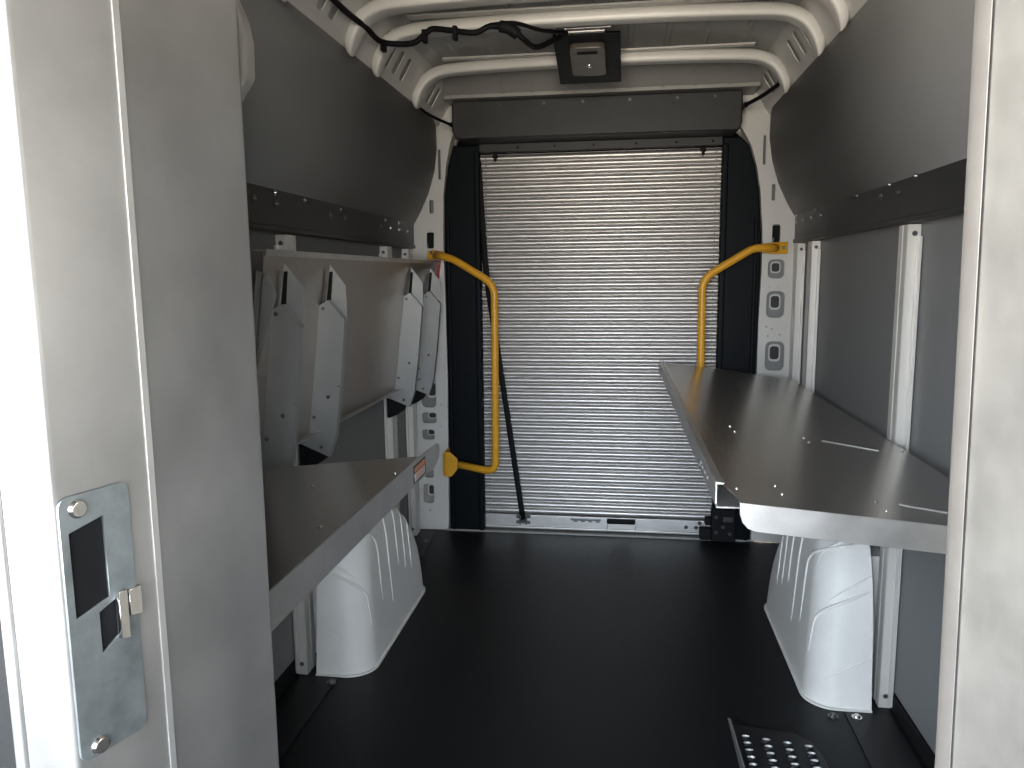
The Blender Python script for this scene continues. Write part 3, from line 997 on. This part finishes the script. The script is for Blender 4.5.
hexa(bm, [(xp(1.26)-0.012, yB, 1.268), (xp(1.26)+0.010, yB, 1.268), (xp(1.13)+0.010, yB, 1.13), (xp(1.13)-0.012, yB, 1.13)],
     [(xp(1.26)-0.012, yB+0.008, 1.268), (xp(1.26)+0.010, yB+0.008, 1.268), (xp(1.13)+0.010, yB+0.008, 1.13), (xp(1.13)-0.012, yB+0.008, 1.13)])
e = obj('corner_edging', bm, M_RED, t)
e['label'] = 'red corner edging'
bm = B()      # end gusset of the panel, at its near end
prism_y(bm, [(-0.885, 1.218), (-0.856, 1.205), (-0.838, 1.160), (-0.905, 0.95), (-0.93, 0.86), (-0.935, 0.86), (-0.90, 1.12)], 1.800, 1.803)
obj('end_gusset', bm, M_BRACKET, t, bevel=0.001)
for y in (1.865, 2.165, 3.018, 3.325):
    # leaf plate riveted to the panel
    bm = B()
    prism_y(bm, [(-0.860, 1.235), (-0.838, 1.205), (-0.815, 1.175), (-0.815, 1.075), (-0.885, 1.075), (-0.882, 1.10)], y+0.035, y+0.038)
    lf = obj('hinge_leaf', bm, M_BRACKET, t, bevel=0.0008)
    bm = B()
    hexa(bm, [(-0.862, y+0.034, 1.215), (-0.852, y+0.034, 1.215), (-0.862, y+0.034, 1.120), (-0.876, y+0.034, 1.120)],
         [(-0.862, y+0.0355, 1.215), (-0.852, y+0.0355, 1.215), (-0.862, y+0.0355, 1.120), (-0.876, y+0.0355, 1.120)])
    obj('hinge_slot', bm, M_DARK, lf)
    # tapered gusset arm
    arm_out = [(-0.880, 1.122), (-0.856, 1.135), (-0.810, 1.080), (-0.832, 0.875), (-0.850, 0.745), (-0.872, 0.684), (-0.968, 0.725), (-0.930, 0.92)]
    bm = plate(arm_out, [rrect(-0.838, -0.832, 0.888, 0.894, 0.0028)], 0.003, XZ(y), 0.0)
    ar = obj('support_arm', bm, M_BRACKET, t)
    bm = B()      # folded edge flanges
    for (a, b), (c, d) in zip(arm_out[1:], arm_out[2:6]):
        hexa(bm, [(a, y, b), (c, y, d), (c-0.003, y, d), (a-0.003, y, b)], [(a, y+0.022, b), (c, y+0.022, d), (c-0.003, y+0.022, d), (a-0.003, y+0.022, b)])
    for (a, b), (c, d) in (((-0.880, 1.122), (-0.930, 0.92)), ((-0.930, 0.92), (-0.968, 0.725))):
        hexa(bm, [(a, y-0.018, b), (c, y-0.018, d), (c-0.003, y-0.018, d), (a-0.003, y-0.018, b)], [(a, y, b), (c, y, d), (c-0.003, y, d), (a-0.003, y, b)])
    obj('arm_flange', bm, M_BRACKET, ar)
    for x, z in ((-0.872, 1.112), (-0.925, 0.913), (-0.868, 0.86), (-0.913, 0.80), (-0.955, 0.742), (-0.895, 0.712)):
        obj('rivet', bolt_bm((x, y-0.0015, z), (0, -1, 0), 0.004, 0.003), M_DBOLT, ar)
    bm = B()      # black plastic end foot
    prism_y(bm, [(-0.966, 0.720), (-0.885, 0.688), (-0.892, 0.672), (-0.925, 0.650), (-0.960, 0.636), (-0.966, 0.640)], y+0.002, y+(0.04 if 2 < y < 2.5 else 0.007))
    f_ = obj('plastic_foot', bm, M_DARK, ar, bevel=0.004)

t.location = Vector((-0.92+0.036, 2.6-0.085, 0.75-0.001))   # hung on the faces of the uprights

# ================================================================== yellow grab handles
def flat_end(bm, p, d, r):
    p, d = Vector(p), Vector(d).normalized()
t = thing('grab_handle', 'long safety yellow tube handle at the left of the shutter', 'handle', (-0.8, 3.4, 0.34), 'yellow grab handles')
Yh = 3.33
path = fillet_path([(-0.835, 3.425, 1.292), (-0.785, 3.37, 1.283), (-0.733, 3.35, 1.268), (-0.553, Yh, 1.160), (-0.557, Yh, 0.320), (-0.735, 3.36, 0.344)], 0.055, 8)
bm = B()
tube(bm, path, 0.0165, 16)
tb = obj('tube', bm, M_YELLOW, t, smooth=True)
bm = B()
pp = [(-0.905, 3.430), (-0.838, 3.418), (-0.770, 3.35), (-0.770, 3.362), (-0.835, 3.430), (-0.905, 3.440)]
hexa(bm, [(-0.875, 3.43, 1.272), (-0.83, 3.42, 1.272), (-0.78, 3.366, 1.266), (-0.78, 3.372, 1.266), (-0.83, 3.432, 1.272), (-0.875, 3.442, 1.272)],
     [(-0.875, 3.43, 1.312), (-0.83, 3.42, 1.312), (-0.78, 3.366, 1.302), (-0.78, 3.372, 1.302), (-0.83, 3.432, 1.312), (-0.875, 3.442, 1.312)])
obj('end_plate', bm, M_YELLOW, t, bevel=0.003)
bm = B()
prism_y(bm, [(-0.800, 0.290), (-0.800, 0.402), (-0.770, 0.402), (-0.738, 0.372), (-0.738, 0.322), (-0.770, 0.285)], 3.350, 3.360)
box(bm, -0.805, -0.793, 3.35, 3.45, 0.292, 0.400)
obj('mounting_plate', bm, M_YELLOW, t, bevel=0.002)
for x, z in ((-0.855, 1.302),):
    obj('bolt', bolt_bm((x, 3.426, z), (0, -1, 0), 0.006, 0.005), M_DBOLT, t)

t = thing('grab_handle', 'bent safety yellow tube handle rising behind the right shelf', 'handle', (0.6, 3.4, 0.5), 'yellow grab handles')
path = fillet_path([(0.640, 3.425, 1.303), (0.600, 3.38, 1.302), (0.540, 3.372, 1.302), (0.334, 3.366, 1.178), (0.338, 3.366, 0.42), (0.52, 3.372, 0.40)], 0.055, 8)
bm = B()
tube(bm, path, 0.0165, 16)
obj('tube', bm, M_YELLOW, t, smooth=True)
bm = B()
hexa(bm, [(0.69, 3.43, 1.278), (0.63, 3.42, 1.278), (0.575, 3.372, 1.282), (0.575, 3.378, 1.282), (0.63, 3.432, 1.278), (0.69, 3.442, 1.278)],
     [(0.69, 3.43, 1.328), (0.63, 3.42, 1.326), (0.575, 3.372, 1.320), (0.575, 3.378, 1.320), (0.63, 3.432, 1.326), (0.69, 3.442, 1.328)])
obj('end_plate', bm, M_YELLOW, t, bevel=0.003)
bm = B()
prism_y(bm, [(0.585, 0.345), (0.585, 0.460), (0.555, 0.460), (0.52, 0.43), (0.52, 0.375), (0.555, 0.345)], 3.358, 3.368)
box(bm, 0.578, 0.590, 3.358, 3.45, 0.345, 0.46)
obj('mounting_plate', bm, M_YELLOW, t, bevel=0.002)
obj('bolt', bolt_bm((0.672, 3.427, 1.303), (0, -1, 0), 0.006, 0.005), M_DBOLT, t)

# ================================================================== roof bows
def bow(y, label, w_, foot=True):
    t = thing('roof_bow', label, 'roof rib', (XC, y, 1.95), 'white roof ribs')
    half = [(0.0, 1.960, 0.5), (0.2, 1.959, 0.5), (0.40, 1.955, 0.5), (0.52, 1.950, 0.5), (0.565, 1.947, 0.5), (0.600, 1.937, 0.5), (0.630, 1.918, 0.5), (0.650, 1.890, 0.47), (0.662, 1.865, 0.42), (0.671, 1.845, 0.30), (0.675, 1.832, 0.12)]
    pa = [(-u, z, h) for u, z, h in half[::-1]]+half[1:]
    bm = B()
    rings = []
    for i, (u, z, hw) in enumerate(pa):
        a, b = pa[max(i-1, 0)], pa[min(i+1, len(pa)-1)]
        d = Vector((b[0]-a[0], b[1]-a[1])).normalized()
        n = Vector((-d.y, d.x))
        dep = 0.045*min(1, hw/0.5)
        sec = [(-1, 1), (-1, 0.22), (-0.86, 0.06), (-0.7, 0), (0.7, 0), (0.86, 0.06), (1, 0.22), (1, 1)]
        rings.append([bm.verts.new((XC+u+n.x*dep*q, y+p*hw*w_, z+n.y*dep*q)) for p, q in sec])
    for a, b in zip(rings, rings[1:]):
        for k in range(len(sec)):
            bm.faces.new((a[k], a[(k+1) % len(sec)], b[(k+1) % len(sec)], b[k]))
    bm.faces.new(rings[0][::-1])
    bm.faces.new(rings[-1])
    cb = obj('cross_bar', bm, M_WHITE, t, smooth=True)
    md = cb.modifiers.new('soft', 'SUBSURF')
    md.levels = md.render_levels = 2
    # outward flange with dark clip slots
    bm = B()
    box(bm, XC-0.56, XC+0.56, y+w_*0.5, y+w_*0.5+0.03, 1.992, 1.998)
    box(bm, XC-0.56, XC+0.56, y-w_*0.5-0.03, y-w_*0.5, 1.992, 1.998)
    obj('side_flange', bm, M_WHITE, t)
    for k in range(8):
        bm = B()
        u = -0.455+k*0.13
        box(bm, XC+u-0.024, XC+u+0.024, y+w_*0.5+0.001, y+w_*0.5+0.024, 1.986, 1.994)
        obj('clip', bm, M_HEADER, t, bevel=0.002)
    return t
bow(2.98, 'white roof rib with drooping feet just ahead of the shutter housing', 0.062)
bow(2.50, 'white roof rib with drooping feet carrying the black cable', 0.062)
bow(2.26, 'white roof rib close in front of the cable-carrying rib', 0.07)
bow(1.80, 'white roof rib nearest the camera, only a foot tip showing', 0.08)

# white bracket behind the left jamb
t = thing('pillar_bracket', 'white painted wall bracket peeking out behind the left jamb', 'bracket', (-0.80, 1.62, 1.54))
bm = B()
prism_y(bm, [(-0.845, 1.80), (-0.80, 1.79), (-0.772, 1.725), (-0.764, 1.68), (-0.766, 1.608), (-0.80, 1.562), (-0.845, 1.54)], 1.55, 1.60)
obj('bracket_body', bm, M_WHITE, t, bevel=0.012, segs=3)

# ================================================================== roof lamp
t = thing('roof_lamp', 'square black roof lamp plate with smoked lens under the ceiling', 'lamp', (-0.13, 2.83, 1.94))
A, Bv = Vector((-0.128, 2.69, 1.985)), Vector((-0.125, 2.975, 1.898))
ey = (Bv-A).normalized()
ex = Vector((1, 0, 0))
ez = ex.cross(ey)
LM = Matrix(((ex.x, ey.x, ez.x, A.x), (ex.y, ey.y, ez.y, A.y), (ex.z, ey.z, ez.z, A.z), (0, 0, 0, 1)))
L = (Bv-A).length
def inlamp(bm):
    bmesh.ops.transform(bm, matrix=LM, verts=bm.verts)
    return bm
bm = B()
box(bm, -0.112, 0.112, 0, L, -0.002, 0.010)
obj('mount_plate', inlamp(bm), M_LAMPPLATE, t, bevel=0.003)
bm = plate(rrect(-0.058, 0.058, 0.045, L-0.085, 0.018), [], 0.018, Matrix.Translation((0, 0, -0.010)), 0.003)
ln = obj('lens', inlamp(bm), M_LAMP, t)
bm = B()
box(bm, -0.035, 0.035, 0.062, 0.078, -0.0235, -0.020)
obj('switch', inlamp(bm), M_DARK, ln, bevel=0.001)
bm = B()
cyl(bm, (0.002, L*0.50, -0.020), (0.002, L*0.50, -0.026), 0.010, 16, 0.007)
obj('bulb_cap', inlamp(bm), M_BOLT, ln, bevel=0.002)
bm = B()
cyl(bm, (-0.10, -0.012, 0.004), (0.06, -0.012, 0.004), 0.006, 10)
cyl(bm, (-0.07, -0.024, 0.008), (0.08, -0.024, 0.008), 0.004, 10)
obj('conduit', inlamp(bm), M_ALU, t, smooth=False)
bm = B()
box(bm, -0.035, 0.035, 0.02, 0.06, 0.010, 0.05)
box(bm, -0.035, 0.035, 0.20, 0.26, 0.010, 0.12)
obj('hanger', inlamp(bm), M_LAMPPLATE, t)

# ================================================================== cables
t = thing('cable_harness', 'black sleeved cable snaking along the roof rib to the lamp', 'cable', (-0.4, 2.4, 1.93))
run = [(-0.745, 1.93, 1.916), (-0.755, 2.03, 1.916), (-0.752, 2.14, 1.913), (-0.745, 2.27, 1.914), (-0.735, 2.375, 1.905), (-0.684, 2.405, 1.903), (-0.637, 2.405, 1.905),
       (-0.605, 2.405, 1.927), (-0.58, 2.41, 1.943), (-0.527, 2.405, 1.935), (-0.45, 2.405, 1.924), (-0.404, 2.405, 1.940), (-0.358, 2.405, 1.933), (-0.328, 2.405, 1.922),
       (-0.300, 2.42, 1.900), (-0.270, 2.50, 1.900), (-0.215, 2.665, 1.975)]
bm = B()
tube(bm, smooth_path(run, 6), 0.0085, 10)
obj('sleeve', bm, M_CABLE, t, smooth=True)
bm = B()
tube(bm, smooth_path([(-0.404, 2.405, 1.944), (-0.33, 2.42, 1.950), (-0.26, 2.52, 1.955), (-0.19, 2.662, 1.985)], 6), 0.006, 10)
obj('branch_lead', bm, M_CABLE, t, smooth=True)
bm = B()
tube(bm, smooth_path([(-0.372, 2.40, 1.937), (-0.345, 2.40, 1.930), (-0.318, 2.405, 1.912)], 4), 0.017, 10)
obj('connector', bm, M_DARK, t, smooth=True)
for x, z, dz in ((-0.51, 1.933, 0.030), (-0.605, 1.927, 0.025), (-0.735, 1.905, 0.02)):
    bm = B()
    box(bm, x-0.007, x+0.007, 2.392, 2.418, z-0.5*dz-0.012, z+0.012)
    obj('cable_tie', bm, M_CABLE, t, bevel=0.002)
for lab, a, b, c in (('short black strut from the right roof corner to the shutter housing', (0.590, 3.02, 1.905), (0.53, 3.17, 1.875), (0.476, 3.32, 1.865)),
                     ('thin black lead from the left roof corner to the shutter housing', (-0.835, 3.04, 1.885), (-0.79, 3.18, 1.85), (-0.726, 3.33, 1.833))):
    t = thing('roof_lead', lab, 'cable', a)
    r = 0.008 if a[0] > 0 else 0.006
    bm = B()
    tube(bm, smooth_path([a, b, c], 6), r, 10)
    obj('rod', bm, M_CABLE, t, smooth=True)
    for p in (a, c):
        bm = B()
        d = (Vector(c)-Vector(a)).normalized()
        cyl(bm, Vector(p)-d*0.012, Vector(p)+d*0.012, r*1.5, 12)
        obj('end_fitting', bm, M_DBOLT if a[0] > 0 else M_CABLE, t)

# ================================================================== step tread by the right wall
t = thing('step_tread', 'black perforated step tread on the floor, studs coloured bright where lit', 'step', (0.40, 1.75, 0.0))
bm = B()
prism_z(bm, [(0.30, 1.45), (0.505, 1.45), (0.505, 1.84), (0.488, 1.90), (0.455, 1.935), (0.30, 1.955)], 0.0005, 0.016)
obj('tread_plate', bm, M_TREAD, t, bevel=0.005, segs=3)
for i in range(12):
    for j in range(4):
        bm = B()
        x, y = 0.325+j*0.050, 1.893-i*0.029-j*0.008
        k = 18
        o_, i_ = 0.0125, 0.0095
        rings = []
        for r, z in ((o_*1.1, 0.015), (o_*0.8, 0.0215), (i_*1.1, 0.0225), (i_*0.85, 0.0205), (i_*0.62, 0.0165)):
            rings.append([bm.verts.new((x+r*math.cos(2*math.pi*q/k), y+0.62*r*math.sin(2*math.pi*q/k), z)) for q in range(k)])
        for n_, (a, b) in enumerate(zip(rings, rings[1:])):
            for q in range(k):
                f = bm.faces.new((a[q], a[(q+1) % k], b[(q+1) % k], b[q]))
                f.material_index = 1 if n_ in (1, 2, 3) and math.sin(2*math.pi*(q+.5)/k) > 0.15 else 0  # bright colour paints the light on each stud's far half
                f.smooth = True
        f = bm.faces.new(rings[-1])
        obj('stud', bm, [M_TREAD, M_STUDLIT], t)
bm = B()
hexa(bm, [(0.299, 1.955, 0.001), (0.299, 1.45, 0.001), (0.299, 1.45, 0.055), (0.288, 1.93, 0.045), (0.290, 1.975, 0.02)],
     [(0.303, 1.955, 0.001), (0.303, 1.45, 0.001), (0.303, 1.45, 0.055), (0.292, 1.93, 0.045), (0.294, 1.975, 0.02)])
obj('side_flange', bm, M_LIP, t, bevel=0.001)

# ================================================================== floor edge strips and tie-down studs
def strip(lab, pts):
    bm = B()
    prism_z(bm, pts, 0.0004, 0.004)
    o = obj('floor_strip', bm, M_FLOORSTRIP, None, bevel=0.001)
    return tag(o, lab, 'floor strip', 'floor edge strips')
strip('dark floor strip along the right wall in front of the wheel arch', [(0.606, Y0), (0.735, Y0), (0.735, 2.07), (0.615, 2.07)])
strip('dark floor strip along the left wall in front of the wheel arch', [(-0.833, Y0), (-0.955, Y0), (-0.955, 2.07), (-0.837, 2.07)])
strip('short dark floor strip behind the left wheel arch', [(-0.835, 3.07), (-0.955, 3.07), (-0.955, 3.42), (-0.865, 3.42)])
for x, y, z, m, lab in ((0.640, 2.045, 0.004, M_BOLT, 'bright floor bolt beside the foot of the right upright'), (0.580, 2.049, 0, M_DBOLT, 'dull floor bolt near the right wheel arch front'),
                  (-0.845, 2.040, 0.004, M_DBOLT, 'small floor bolt beside the foot of the left upright'), (-0.87, 3.263, 0.004, M_DBOLT, 'small floor bolt behind the left wheel arch')):
    o = obj('floor_bolt', bolt_bm((x, y, z), (0, 0, 1), 0.010, 0.010), m)
    tag(o, lab, 'bolt', 'floor bolts')
